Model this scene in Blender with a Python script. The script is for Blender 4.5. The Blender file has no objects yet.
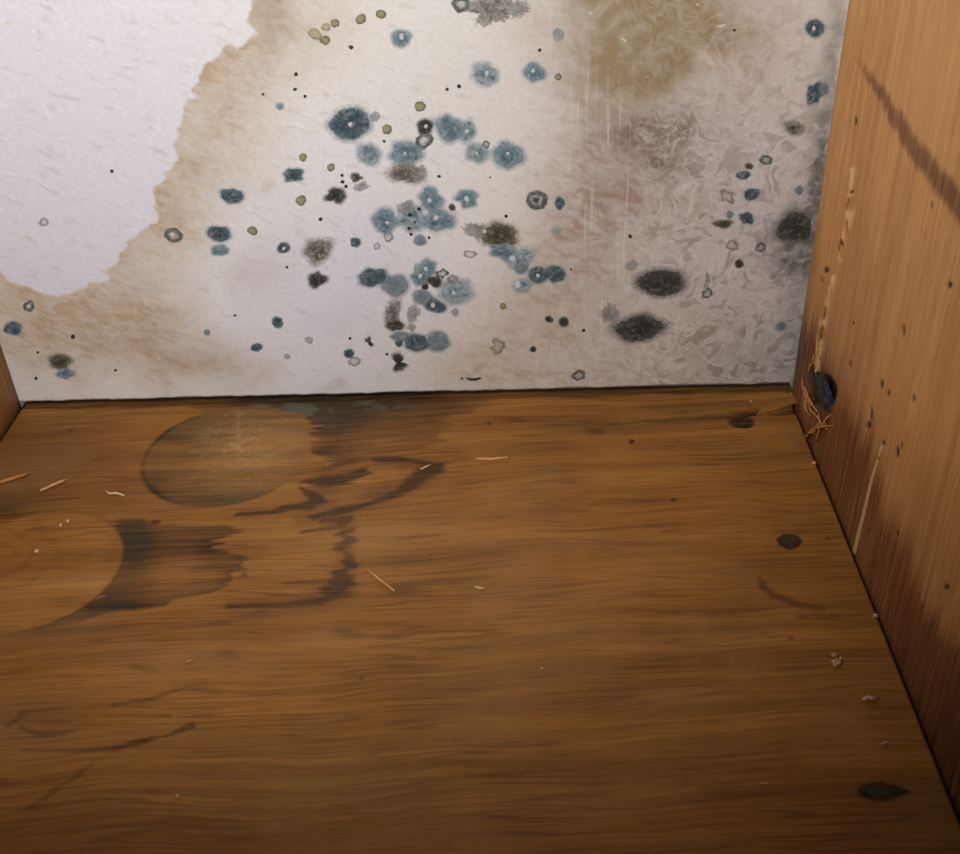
import bpy, bmesh, math, random
import numpy as np
from mathutils import Matrix, Vector

# ------------------------------------------------------------------ camera
W = 0.45                                   # inner width of the cabinet, metres
FPX = 1086.294
CAM = np.array([0.653617, -1.179325, 0.760639]) * W
CR = np.array([0.99907965, 0.0164202, -0.03962615])
CU = np.array([0.02320871, 0.56997189, 0.82133635])
CF = np.array([-0.0360723, 0.8215001, -0.56906622])
scene = bpy.context.scene
col = scene.collection
cd = bpy.data.cameras.new('camera'); cam = bpy.data.objects.new('camera', cd); col.objects.link(cam)
cd.sensor_fit = 'HORIZONTAL'; cd.sensor_width = 36.0; cd.lens = 36.0 * FPX / 960.0
cd.clip_start = 0.01
cam.matrix_world = Matrix(((CR[0], CU[0], -CF[0], CAM[0]), (CR[1], CU[1], -CF[1], CAM[1]),
                           (CR[2], CU[2], -CF[2], CAM[2]), (0, 0, 0, 1)))
scene.camera = cam

# ------------------------------------------------------------------ light
world = bpy.data.worlds.new('world'); scene.world = world; world.use_nodes = True
bg = world.node_tree.nodes['Background']
bg.inputs['Color'].default_value = (1.0, 0.95, 0.92, 1); bg.inputs['Strength'].default_value = 0.10


def spot(name, loc, target, energy, size_deg, blend, radius, color):
    l = bpy.data.lights.new(name, 'SPOT'); l.energy = energy; l.spot_size = math.radians(size_deg)
    l.spot_blend = blend; l.shadow_soft_size = radius; l.color = color
    o = bpy.data.objects.new(name, l); col.objects.link(o); o.location = loc
    o.rotation_euler = (Vector(target) - Vector(loc)).to_track_quat('-Z', 'Y').to_euler()
    return o


spot('torch_light', (0.13, -0.50, 0.42), (0.17, 0.0, 0.295), 11.4, 112, 1.0, 0.02, (1.0, 0.985, 0.98))
vs = scene.view_settings
vs.view_transform = 'Standard'; vs.look = 'None'; vs.gamma = 1.0; vs.use_curve_mapping = False
vs.exposure = 0.0

# ------------------------------------------------------------------ helpers
rng = np.random.RandomState(7)


def srgb(r, g, b):
    f = lambda c: (c / 255 / 12.92) if c / 255 <= 0.04045 else ((c / 255 + 0.055) / 1.055) ** 2.4
    return (f(r), f(g), f(b), 1.0)


def ray(x, y):
    return CF + CR * ((x - 480) / FPX) - CU * ((y - 427) / FPX)


FZ = -0.0022                               # floor surface, a hair below the foot of the panel


def on_floor(x, y, h=FZ):
    d = ray(x, y); return CAM + d * ((h - CAM[2]) / d[2])


def on_back(x, y):
    d = ray(x, y); return CAM - d * (CAM[1] / d[1])


def on_right(x, y):
    d = ray(x, y); return CAM + d * ((W - CAM[0]) / d[0])


def chart(P):
    """world points -> chart (x, y) of the survey drawing the stains are noted in"""
    d = P - CAM; w = d @ CF
    return 480 + FPX * (d @ CR) / w, 427 - FPX * (d @ CU) / w


_lat = np.random.RandomState(3).rand(256, 256)


def vnoise(x, y, seed=0):
    x = x + seed * 17.31; y = y + seed * 9.77
    xi = np.floor(x).astype(int); yi = np.floor(y).astype(int)
    fx = x - xi; fy = y - yi; fx = fx * fx * (3 - 2 * fx); fy = fy * fy * (3 - 2 * fy)
    a = _lat[yi % 256, xi % 256]; b = _lat[yi % 256, (xi + 1) % 256]
    c = _lat[(yi + 1) % 256, xi % 256]; d = _lat[(yi + 1) % 256, (xi + 1) % 256]
    return (a * (1 - fx) + b * fx) * (1 - fy) + (c * (1 - fx) + d * fx) * fy


def fbm(x, y, seed=0, oct=4):
    s = 0; amp = 1; tot = 0
    for o in range(oct):
        s = s + amp * vnoise(x * 2 ** o, y * 2 ** o, seed + o); tot += amp; amp *= 0.5
    return s / tot


def sst(a, b, v):
    t = np.clip((v - a) / (b - a), 0, 1); return t * t * (3 - 2 * t)


def poly_sdf(px, py, pts):
    """signed distance, negative inside"""
    pts = np.array(pts, float); n = len(pts)
    d2 = np.full(px.shape, 1e18); ins = np.zeros(px.shape, bool)
    for i in range(n):
        ax, ay = pts[i]; bx, by = pts[(i + 1) % n]
        ex, ey = bx - ax, by - ay
        t = np.clip(((px - ax) * ex + (py - ay) * ey) / (ex * ex + ey * ey + 1e-12), 0, 1)
        d2 = np.minimum(d2, (px - ax - t * ex) ** 2 + (py - ay - t * ey) ** 2)
        c = (ay > py) != (by > py)
        with np.errstate(divide='ignore', invalid='ignore'):
            ins ^= c & (px < ex * (py - ay) / (ey if ey else 1e-12) + ax)
    d = np.sqrt(d2); return np.where(ins, -d, d)


def stroke(px, py, pts):
    """pts: (x, y, half width); returns distance / width at nearest place"""
    best = np.full(px.shape, 1e9)
    for (ax, ay, aw), (bx, by, bw) in zip(pts[:-1], pts[1:]):
        ex, ey = bx - ax, by - ay
        t = np.clip(((px - ax) * ex + (py - ay) * ey) / (ex * ex + ey * ey + 1e-9), 0, 1)
        d = np.hypot(px - ax - t * ex, py - ay - t * ey) / (aw + t * (bw - aw))
        best = np.minimum(best, d)
    return best


def gauss(px, py, x, y, sx, sy, rot=0):
    c, s = math.cos(math.radians(rot)), math.sin(math.radians(rot))
    u = (px - x) * c + (py - y) * s; v = -(px - x) * s + (py - y) * c
    return np.exp(-0.5 * ((u / sx) ** 2 + (v / sy) ** 2))


def link(o, parent=None):
    col.objects.link(o)
    if parent is not None:
        o.parent = parent
        o.matrix_parent_inverse = parent.matrix_world.inverted()
    return o


def tag(o, label=None, cat=None, group=None, kind=None):
    for k, v in (('label', label), ('category', cat), ('group', group), ('kind', kind)):
        if v: o[k] = v
    return o


def mesh_obj(name, verts, faces, mat, parent=None, smooth=True, attrs=None):
    me = bpy.data.meshes.new(name)
    me.from_pydata([tuple(v) for v in verts], [], [tuple(f) for f in faces]); me.update()
    if smooth: me.polygons.foreach_set('use_smooth', [True] * len(me.polygons))
    for k, v in (attrs or {}).items():
        a = me.attributes.new(k, 'FLOAT', 'POINT'); a.data.foreach_set('value', np.asarray(v, np.float32))
    me.materials.append(mat)
    o = bpy.data.objects.new(name, me)
    return link(o, parent)


def grid_mesh(name, P, quads, mat, attrs, parent=None):
    """big numpy mesh"""
    me = bpy.data.meshes.new(name)
    n, m = len(P), len(quads)
    me.vertices.add(n); me.vertices.foreach_set('co', P.astype(np.float32).ravel())
    me.loops.add(m * 4); me.loops.foreach_set('vertex_index', quads.astype(np.int32).ravel())
    me.polygons.add(m); me.polygons.foreach_set('loop_start', np.arange(0, m * 4, 4, dtype=np.int32))
    me.polygons.foreach_set('use_smooth', np.ones(m, bool))
    me.update(calc_edges=True); me.validate()
    for k, v in attrs.items():
        a = me.attributes.new(k, 'FLOAT', 'POINT'); a.data.foreach_set('value', v.astype(np.float32).ravel())
    me.materials.append(mat)
    return link(bpy.data.objects.new(name, me), parent)


def quads_of(nu, nv):
    i = np.arange(nu * nv).reshape(nv, nu)
    return np.stack([i[:-1, :-1], i[:-1, 1:], i[1:, 1:], i[1:, :-1]], -1).reshape(-1, 4)


def slab(name, front, quads, nu, nv, depth, mat, attrs, parent=None):
    """dense front sheet plus a skirt and a back, so the board has thickness. depth: offset vector"""
    idx = np.arange(nu * nv).reshape(nv, nu)
    loop = np.concatenate([idx[0, :], idx[1:, -1], idx[-1, -2::-1], idx[-2:0:-1, 0]])
    n = nu * nv
    bk = front[loop] + np.array(depth)
    k = len(loop); j = np.arange(k); jn = (j + 1) % k
    side = np.stack([loop[jn], loop[j], n + j, n + jn], -1)
    P = np.concatenate([front, bk])
    A = {a: np.concatenate([v.ravel(), v.ravel()[loop]]) for a, v in attrs.items()}
    return grid_mesh(name, P, np.concatenate([quads, side]), mat, A, parent)


class NT:
    """small node-tree writer"""
    def __init__(s, name):
        s.m = bpy.data.materials.new(name); s.m.use_nodes = True
        s.t = s.m.node_tree; s.n = s.t.nodes; s.b = s.n['Principled BSDF']
        s.b.inputs['Roughness'].default_value = 0.6
        tc = s.n.new('ShaderNodeTexCoord'); s.obj = tc.outputs['Object']

    def put(s, sock, v):
        if hasattr(v, 'is_output'): s.t.links.new(v, sock)
        else: sock.default_value = v

    def math(s, op, a, b=None, c=None, clamp=False):
        n = s.n.new('ShaderNodeMath'); n.operation = op; n.use_clamp = clamp
        s.put(n.inputs[0], a)
        if b is not None: s.put(n.inputs[1], b)
        if c is not None: s.put(n.inputs[2], c)
        return n.outputs[0]

    def attr(s, name, typ='GEOMETRY'):
        n = s.n.new('ShaderNodeAttribute'); n.attribute_name = name; n.attribute_type = typ
        return n.outputs['Fac']

    def vec(s, v, scale=(1, 1, 1), loc=(0, 0, 0), rot=(0, 0, 0)):
        n = s.n.new('ShaderNodeMapping'); s.put(n.inputs[0], v)
        n.inputs['Scale'].default_value = scale; n.inputs['Location'].default_value = loc
        n.inputs['Rotation'].default_value = rot
        return n.outputs[0]

    def noise(s, v, scale, detail=4, rough=0.5, dist=0.0, color=False):
        n = s.n.new('ShaderNodeTexNoise'); s.put(n.inputs['Vector'], v)
        n.inputs['Scale'].default_value = scale; n.inputs['Detail'].default_value = detail
        n.inputs['Roughness'].default_value = rough; n.inputs['Distortion'].default_value = dist
        return n.outputs['Color' if color else 'Fac']

    def ramp(s, f, a, b, lo=0.0, hi=1.0):
        n = s.n.new('ShaderNodeMapRange'); n.interpolation_type = 'SMOOTHSTEP'
        s.put(n.inputs['Value'], f)
        for k, v in (('From Min', a), ('From Max', b), ('To Min', lo), ('To Max', hi)): s.put(n.inputs[k], v)
        return n.outputs[0]

    def mix(s, f, a, b, mode='MIX'):
        n = s.n.new('ShaderNodeMix'); n.data_type = 'RGBA'; n.blend_type = mode
        s.put(n.inputs[0], f); s.put(n.inputs[6], a); s.put(n.inputs[7], b)
        return n.outputs[2]

    def vadd(s, a, b):
        n = s.n.new('ShaderNodeVectorMath'); n.operation = 'ADD'; s.put(n.inputs[0], a); s.put(n.inputs[1], b)
        return n.outputs[0]

    def vscale(s, a, f):
        n = s.n.new('ShaderNodeVectorMath'); n.operation = 'SCALE'; s.put(n.inputs[0], a); s.put(n.inputs[3], f)
        return n.outputs[0]

    def bump(s, h, strength, dist=0.001):
        n = s.n.new('ShaderNodeBump'); n.inputs['Strength'].default_value = strength
        n.inputs['Distance'].default_value = dist; s.put(n.inputs['Height'], h)
        s.t.links.new(n.outputs[0], s.b.inputs['Normal'])

    def out(s, c, rough=None, spec=None, alpha=None):
        s.put(s.b.inputs['Base Color'], c)
        if rough is not None: s.put(s.b.inputs['Roughness'], rough)
        if spec is not None: s.put(s.b.inputs['Specular IOR Level'], spec)
        if alpha is not None: s.put(s.b.inputs['Alpha'], alpha)
        return s.m


# ------------------------------------------------------------------ materials
def panel_material():
    s = NT('painted_panel')
    o = s.obj
    tan, olive, brown, grey, swirl, pinkish, lilac = [s.attr(a) for a in
                                               ('tan', 'olive', 'brown', 'grey', 'swirl', 'pink', 'lilac')]
    c = s.mix(lilac, srgb(232, 231, 228), srgb(223, 222, 233))
    # faint slanting dashes in the paint
    slant = s.vec(o, rot=(0, math.radians(-24), 0))
    curl = s.vadd(slant, s.vscale(s.vadd(s.noise(o, 60, 2, 0.5, color=True), (-0.5, -0.5, -0.5)), 0.012))
    dash = s.noise(s.vec(curl, (75, 1, 260)), 1.0, 3, 0.55)
    c = s.mix(s.ramp(dash, 0.54, 0.74, 0.0, 0.42), c, srgb(190, 180, 168))
    dash2 = s.noise(s.vec(curl, (110, 1, 380), (3, 0, 5)), 1.0, 2, 0.5)
    c = s.mix(s.ramp(dash2, 0.58, 0.70, 0.0, 0.25), c, srgb(250, 250, 250))
    fine = s.noise(o, 420, 4, 0.6)
    mid = s.noise(o, 95, 5, 0.65, 0.8)
    mot = s.math('MULTIPLY_ADD', s.ramp(mid, 0.28, 0.70), 0.50, 0.70)
    wisp = s.ramp(dash, 0.30, 0.62, 1.15, 0.72)
    mot2 = s.math('MULTIPLY', mot, wisp)
    c = s.mix(s.math('MULTIPLY', tan, s.math('MULTIPLY_ADD', mot2, 0.75, 0.25), clamp=True), c, srgb(188, 166, 138))
    c = s.mix(s.math('MULTIPLY', pinkish, mot2, clamp=True), c, srgb(172, 150, 134))
    c = s.mix(s.math('MULTIPLY', olive, mot, clamp=True), c, srgb(158, 138, 104))
    bsp = s.noise(o, 240, 4, 0.65, 0.8)
    c = s.mix(s.math('MULTIPLY', brown, s.ramp(bsp, 0.3, 0.65, 0.45, 1.0), clamp=True), c, srgb(122, 100, 82))
    # white flecks left in the stain
    fl = s.noise(s.vec(curl, (150, 1, 420), (9, 0, 2)), 1.0, 1, 0.5)
    c = s.mix(s.math('MULTIPLY', s.ramp(fl, 0.70, 0.76, 0.0, 0.8), s.math('ADD', tan, olive, clamp=True)), c, srgb(232, 224, 208))
    # thread-like pale growth with dim gaps between, right of the panel
    wv = s.vscale(s.vadd(s.noise(o, 30, 2, 0.5, color=True), (-0.5, -0.5, -0.5)), 0.035)
    wo = s.vadd(o, wv)
    n1 = s.noise(wo, 34, 1.5, 0.5, 0.8)
    line1 = s.ramp(s.math('SINE', s.math('MULTIPLY', n1, 62.0)), 0.25, 0.95)
    n2 = s.noise(s.vec(wo, loc=(7, 0, 3)), 135, 2, 0.5, 0.8)
    line2 = s.ramp(s.math('ABSOLUTE', s.math('SUBTRACT', n2, 0.5)), 0.0, 0.05, 1.0, 0.0)
    sel = s.ramp(s.noise(o, 24, 2, 0.5), 0.42, 0.58)
    lines = s.math('MAXIMUM', s.math('MULTIPLY', line1, sel), s.math('MULTIPLY', line2, s.math('SUBTRACT', 1.15, sel)))
    gap = s.ramp(n2, 0.50, 0.64)
    c = s.mix(s.math('MULTIPLY', s.math('MULTIPLY', swirl, gap), 0.46), c, srgb(126, 112, 98))
    c = s.mix(s.math('MULTIPLY', s.math('MULTIPLY', swirl, lines), 0.82), c, srgb(222, 214, 210))
    # vertical brush streaks
    vst = s.noise(s.vec(o, (330, 1, 16)), 1.0, 3, 0.55)
    c = s.mix(s.math('MULTIPLY', s.math('MULTIPLY', s.ramp(vst, 0.56, 0.70), s.attr('streak')), 0.65), c, srgb(226, 216, 208))
    gm = s.noise(o, 150, 5, 0.65, 0.5)
    c = s.mix(s.math('MULTIPLY', grey, s.ramp(gm, 0.28, 0.62, 0.35, 1.0), clamp=True), c, srgb(86, 88, 82))
    c = s.mix(s.ramp(fine, 0.35, 0.7, 0.0, 0.10), c, srgb(120, 110, 100))
    s.bump(s.math('ADD', s.math('MULTIPLY', lines, swirl), s.math('MULTIPLY', dash, 0.8)), 0.25, 0.0004)
    return s.out(c, 0.5, 0.35)


def wood_material(name, light, dark, along='x', stain=True):
    """wood with the grain along one axis; stains, and some painted shade and light, come from attributes of the board"""
    s = NT(name)
    o = s.obj
    if along == 'x': sc, f1, f2, wsc = (1, 1, 1), (5, 85, 1), (16, 620, 1), (7, 11, 1)
    else: sc, f1, f2, wsc = (1, 1, 1), (1, 120, 7), (1, 560, 22), (1, 10, 5)
    warp = s.vscale(s.vadd(s.noise(s.vec(o, wsc), 1.0, 2, 0.5, color=True), (-0.5, -0.5, -0.5)), 0.022 if along == 'x' else 0.010)
    wo = s.vadd(s.vec(o, rot=(0, 0, math.radians(-3))) if along == 'x' else o, warp)
    g1 = s.noise(s.vec(wo, f1), 1.0, 4, 0.55, 0.3)
    g2 = s.noise(s.vec(wo, f2), 1.0, 3, 0.6)
    g3 = s.noise(o, 22, 3, 0.5)
    c = s.mix(s.ramp(g1, 0.24, 0.76), dark, light)
    c = s.mix(s.ramp(g2, 0.42, 0.70, 0.0, 0.62), c, dark)
    g5 = s.noise(s.vec(wo, (60, 900, 1) if along == 'x' else (1, 900, 70), (1, 2, 3)), 1.0, 3, 0.65)
    c = s.mix(s.ramp(g5, 0.52, 0.70, 0.0, 0.45), c, tuple(v * 0.62 for v in dark[:3]) + (1,))
    c = s.mix(s.ramp(g5, 0.48, 0.32, 0.0, 0.30), c, light)
    c = s.mix(s.ramp(g3, 0.42, 0.72, 0.0, 0.30), c, dark)
    g4 = s.noise(s.vec(o, (30, 30, 90) if along == 'x' else (30, 160, 40), (4, 4, 4)), 1.0, 4, 0.65)
    c = s.mix(s.ramp(g4, 0.5, 0.75, 0.0, 0.3), c, light)
    if along == 'x':
        ln = s.noise(s.vec(wo, (3.5, 70, 1), (2, 5, 0)), 1.0, 2, 0.5)
        lnm = s.ramp(s.math('SINE', s.math('MULTIPLY', ln, 60.0)), 0.45, 1.0, 0.0, 0.55)
        c = s.mix(s.math('MULTIPLY', lnm, s.ramp(g3, 0.35, 0.6)), c, srgb(104, 64, 28))
    st = s.ramp(g2, 0.3, 0.7, 0.75, 1.15)
    for a, cc in (('brown', srgb(104, 62, 28)), ('red', srgb(114, 67, 38)), ('dark', srgb(42, 27, 9)),
                  ('grey', srgb(62, 54, 34)), ('slate', srgb(96, 96, 80)), ('pale', srgb(232, 190, 134)), ('hole', srgb(20, 14, 10))):
        c = s.mix(s.math('MULTIPLY', s.attr(a), st, clamp=True), c, cc)
    spk = s.noise(o, 900, 2, 0.5)
    c = s.mix(s.ramp(spk, 0.72, 0.8, 0.0, 0.35), c, srgb(200, 165, 115))
    s.bump(s.math('ADD', s.math('MULTIPLY', g2, 0.7), s.math('MULTIPLY', g1, 0.4)), 0.25, 0.0006)
    return s.out(c, s.ramp(g2, 0.3, 0.7, 0.48, 0.66), 0.30)


def plain(name, c1, c2, scale=600, rough=0.8):
    s = NT(name); n = s.noise(s.obj, scale, 4, 0.6)
    s.bump(n, 0.4, 0.0005)
    return s.out(s.mix(s.ramp(n, 0.3, 0.7), c1, c2), rough, 0.2)


def mold_material(name, inner, outer, core=0.66, opac=0.95, grain=0.30, halo=None, ring=None, scale=900, mottle=0.4, hal=0.5):
    """colony colour by distance from its middle ('rad' of the mesh), ragged edge, fuzzy alpha"""
    s = NT(name)
    rad = s.attr('rad'); seed = s.attr('seed')
    off = s.n.new('ShaderNodeCombineXYZ'); s.put(off.inputs[0], s.math('MULTIPLY', seed, 40.0))
    geo = s.n.new('ShaderNodeNewGeometry')
    p = s.vadd(geo.outputs['Position'], off.outputs[0])
    n1 = s.noise(p, scale, 3, 0.6, 0.3); n2 = s.noise(p, scale * 0.36, 3, 0.6, 0.8)
    # threads running outward
    cx = s.n.new('ShaderNodeCombineXYZ')
    s.put(cx.inputs[0], s.math('MULTIPLY', s.attr('dirx'), 5.0)); s.put(cx.inputs[1], s.math('MULTIPLY', s.attr('diry'), 5.0))
    s.put(cx.inputs[2], s.math('MULTIPLY_ADD', rad, 1.6, s.math('MULTIPLY', seed, 50.0)))
    rn = s.noise(cx.outputs[0], 1.6, 3, 0.7, 0.4)
    r = s.math('ADD', rad, s.math('MULTIPLY', s.math('SUBTRACT', n1, 0.5), grain * 0.8))
    r = s.math('ADD', r, s.math('MULTIPLY', s.math('SUBTRACT', n2, 0.5), grain * 0.8))
    r = s.math('ADD', r, s.math('MULTIPLY', s.math('SUBTRACT', rn, 0.5), grain * 1.0))
    deep = tuple(v * 0.42 for v in inner[:3]) + (1,)
    lite = tuple(v + 0.45 * (0.62 - v) for v in outer[:3]) + (1,)
    c = s.mix(s.ramp(r, core * 0.35, core * 1.05), inner, outer)
    c = s.mix(s.ramp(n2, 0.36, 0.50, mottle, 0.0), c, lite)
    c = s.mix(s.ramp(rn, 0.52, 0.66, 0.0, mottle * 0.7), c, lite)
    c = s.mix(s.ramp(n2, 0.52, 0.64, 0.0, mottle), c, deep)
    c = s.mix(s.ramp(n1, 0.58, 0.70, 0.0, mottle * 0.8), c, deep)
    a = s.ramp(r, core * 0.90, core * 1.18, opac, 0.0)
    a = s.math('MULTIPLY', a, s.ramp(n1, 0.28, 0.42, 1.0 - mottle * 0.5, 1.0))
    if halo is not None:
        h = s.math('MULTIPLY', s.ramp(r, core * 1.05, 1.0, hal, 0.0), s.ramp(rn, 0.36, 0.58, 0.25, 1.0))
        c = s.mix(s.ramp(r, core * 0.98, core * 1.16), c, halo)
        a = s.math('MAXIMUM', a, h)
    if ring is not None:                       # paler, thinner middle
        a = s.math('MULTIPLY', a, s.ramp(s.math('MULTIPLY_ADD', s.math('SUBTRACT', n2, 0.5), 0.7, rad), ring * 0.5, ring, 0.25, 1.0))
    a = s.math('MULTIPLY', a, s.ramp(rad, 0.84, 1.0, 1.0, 0.0))
    s.bump(n1, 0.3, 0.0004)
    return s.out(c, 0.85, 0.15, a)


M = {}
M['panel'] = panel_material()
M['floor'] = wood_material('plywood', srgb(180, 125, 56), srgb(134, 87, 33))
M['board'] = wood_material('side_board_wood', srgb(228, 172, 108), srgb(192, 136, 78), along='z')
M['splinter'] = plain('raw_splinter_wood', srgb(226, 178, 118), srgb(196, 140, 82))
M['splinter_orange'] = plain('orange_splinter_wood', srgb(200, 142, 82), srgb(172, 112, 58))
M['splinter_pale'] = plain('pale_splinter_wood', srgb(232, 206, 168), srgb(206, 172, 128))
M['crumb'] = plain('pinkish_crumb', srgb(224, 182, 158), srgb(180, 134, 110), 900)
M['knot'] = plain('blackened_knot', srgb(70, 72, 74), srgb(22, 24, 28), 420)
M['fiber'] = plain('torn_fiber_wood', srgb(204, 146, 88), srgb(160, 104, 56))
teal_h = srgb(150, 174, 186)
MM = lambda key, *a, **k: M.__setitem__(key, mold_material(key + '_mold', *a, **k))
MM('teal', srgb(98, 122, 134), srgb(126, 150, 160), 0.66, 0.94, 0.30, teal_h, mottle=0.55)
MM('soft_teal', srgb(124, 146, 156), srgb(148, 166, 174), 0.62, 0.86, 0.45, teal_h, mottle=0.75)
MM('dark_teal', srgb(62, 82, 90), srgb(78, 100, 108), 0.68, 0.96, 0.20, teal_h, mottle=0.45)
MM('slate', srgb(118, 132, 140), srgb(126, 140, 148), 0.68, 0.90, 0.18, teal_h, mottle=0.35)
MM('charcoal', srgb(52, 52, 48), srgb(74, 74, 70), 0.66, 0.94, 0.30, srgb(140, 136, 132), mottle=0.25, hal=0.6)
MM('black', srgb(44, 46, 46), srgb(66, 68, 68), 0.68, 0.90, 0.14, mottle=0.1)
MM('fuzz', srgb(128, 124, 114), srgb(150, 146, 136), 0.60, 0.75, 0.6, None, mottle=0.9)
MM('brown', srgb(100, 93, 84), srgb(138, 128, 116), 0.60, 0.88, 0.50, srgb(158, 148, 136), mottle=0.7, hal=0.5)
MM('olive_black', srgb(66, 63, 48), srgb(104, 100, 80), 0.64, 0.94, 0.34, srgb(150, 144, 126), mottle=0.32)
MM('olive', srgb(158, 154, 116), srgb(112, 110, 74), 0.72, 0.94, 0.14, mottle=0.35)
MM('pale_olive', srgb(196, 186, 150), srgb(160, 148, 108), 0.72, 0.75, 0.2, mottle=0.3)
MM('ring', srgb(112, 120, 114), srgb(82, 90, 86), 0.72, 0.92, 0.26, None, ring=0.58, mottle=0.6)
MM('pale_ring', srgb(156, 152, 140), srgb(138, 136, 124), 0.72, 0.62, 0.34, None, ring=0.60, mottle=0.5)
MM('pale', srgb(158, 168, 166), srgb(164, 172, 170), 0.66, 0.58, 0.3, None, mottle=0.4)
MM('faint_film', srgb(140, 142, 138), srgb(160, 160, 156), 0.56, 0.60, 0.7, None, mottle=0.8)
MM('floor_mold', srgb(72, 60, 40), srgb(58, 46, 28), 0.74, 0.92, 0.14, None, mottle=0.06)
MM('floor_smudge', srgb(66, 62, 44), srgb(60, 48, 28), 0.58, 0.88, 0.22, None, mottle=0.06)
M['eye'] = plain('pale_colony_center', srgb(212, 214, 212), srgb(176, 184, 184), 1500)

# ------------------------------------------------------------------ wall_back: the painted panel
STEP = 0.0011
ZT = 0.34
nu, nv = int(W / STEP) + 1, int(ZT / STEP) + 1
us = np.linspace(-0.012, W + 0.012, nu); vsn = np.linspace(0.0, 1.0, nv)
U_, V_ = np.meshgrid(us, vsn)
bot = 0.0002 + 0.0010 * fbm(us * 60, us * 0 + 3, 5, 4) + 0.0006 * (vnoise(us * 260, us * 0, 8) - 0.5)
Z_ = bot[None, :] + (ZT - bot[None, :]) * V_
P = np.stack([U_.ravel(), np.zeros(U_.size), Z_.ravel()], -1)
px, py = chart(P)
X, Z = P[:, 0], P[:, 2]
w1 = fbm(X * 45, Z * 45, 1) - 0.5; w2 = fbm(X * 45, Z * 45, 11) - 0.5
w3 = fbm(X * 140, Z * 260, 21, 3) - 0.5
qx = px + 34 * w1; qy = py + 34 * w2
clean = [(-90, 262), (0, 272), (10, 283), (30, 288), (60, 297), (80, 287), (112, 278), (101, 269), (121, 262), (119, 252), (127, 247),
         (129, 238), (150, 226), (158, 222), (156, 205), (152, 190), (168, 170), (177, 160), (174, 146), (183, 120), (188, 100),
         (200, 97), (190, 90), (205, 68), (215, 56), (228, 43), (239, 50), (246, 40), (258, 32), (247, 21), (251, 8),
         (254, -20), (262, -120), (-90, -120)]
sd = poly_sdf(px + 7 * w3, py + 7 * w3 + 4 * w1, clean)
outside = sst(-1.2, 1.2, sd)
near = np.exp(-np.maximum(sd, 0) / 45.0)
G = lambda lst: sum(a * gauss(qx, qy, x, y, sx, sy, *r) for x, y, sx, sy, a, *r in lst)
tan = outside * (0.10 + 0.78 * near * (0.75 + 0.9 * w1) + G([
    (225, 100, 32, 60, .45), (175, 225, 30, 28, .35), (60, 330, 70, 26, .50), (150, 330, 45, 40, .40), (200, 368, 40, 16, .45, 18),
    (30, 340, 40, 30, .2), (510, 345, 60, 40, .42), (455, 375, 40, 18, .35), (560, 300, 40, 60, .22), (680, 350, 60, 30, .25),
    (540, 20, 30, 40, .30), (310, 20, 40, 40, .32), (330, 320, 20, 12, .1), (740, 30, 50, 50, .30), (620, 380, 90, 14, .3),
    (272, 191, 6, 6, .5), (330, 384, 6, 5, .4), (266, 375, 12, 10, .3)])
    - G([(250, 280, 42, 40, .45, 30), (330, 150, 60, 120, .12)]))
tan = np.clip(tan, 0, 0.95)
olive = outside * np.clip(G([(648, 10, 52, 42, .95), (640, 68, 40, 32, .62), (265, 10, 16, 30, .6), (700, 20, 40, 26, .45), (600, 90, 22, 40, .3),
                             (735, 45, 20, 14, .3), (582, 2, 14, 6, .4), (315, 34, 7, 5, .25)]), 0, 0.95)
pink = np.clip(G([(590, 130, 34, 110, .55), (560, 240, 30, 60, .30), (250, 270, 26, 20, .30), (640, 180, 50, 40, .35),
                  (630, 235, 60, 40, .2), (700, 330, 110, 60, .42), (740, 90, 60, 60, .35), (690, 200, 50, 40, .25), (780, 160, 40, 60, .12), (200, 355, 50, 18, .28), (480, 90, 40, 50, .06), (520, 290, 24, 16, .25)]), 0, 0.9) * outside
brown = np.clip(G([(660, 130, 34, 15, 1.0), (625, 130, 18, 14, .45), (665, 160, 22, 10, .7), (650, 60, 18, 30, .25), (610, 185, 16, 14, .38), (690, 118, 14, 10, .3),
                   (205, 365, 30, 8, .12, 18), (724, 118, 5, 14, .0)]), 0, 0.85) * outside
grey = np.clip(G([(836, 60, 9, 60, .55), (822, 150, 8, 50, .65), (815, 185, 12, 30, .40), (800, 250, 16, 40, .50), (796, 330, 12, 50, .25),
                  (770, 360, 50, 22, .20), (798, 238, 26, 20, .55), (726, 120, 6, 16, .0), (785, 265, 18, 16, .38),
                  (300, 235, 4, 4, .15)]) + .12 * sst(560, 760, qx) * sst(60, 330, qy), 0, 0.9)
lilac = np.clip(0.9 * (1 - outside) * sst(300, 60, px * .6 + (300 - py) * .2) + G([(330, 310, 80, 60, .8), (360, 240, 60, 60, .5), (740, 180, 70, 70, .8)]), 0, 1)
swirl = np.clip(sst(590, 700, qx) * (0.45 + 0.75 * sst(40, 220, qy)) * (0.75 + 0.8 * w2) + 0.30 * sst(470, 560, qx) * sst(300, 350, qy), 0, 1)
streak = np.clip(G([(575, 160, 26, 130, 1.0), (600, 250, 40, 80, .8), (800, 170, 22, 50, .8), (480, 40, 40, 30, .4)]), 0, 1)
wall_back = slab('wall_back', P, quads_of(nu, nv), nu, nv, (0, 0.006, 0), M['panel'],
                 dict(tan=tan, olive=olive, brown=brown, grey=grey, lilac=lilac, swirl=swirl, pink=pink, streak=streak))
tag(wall_back, 'white painted back panel with tan water stains and mold', kind='structure')

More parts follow.
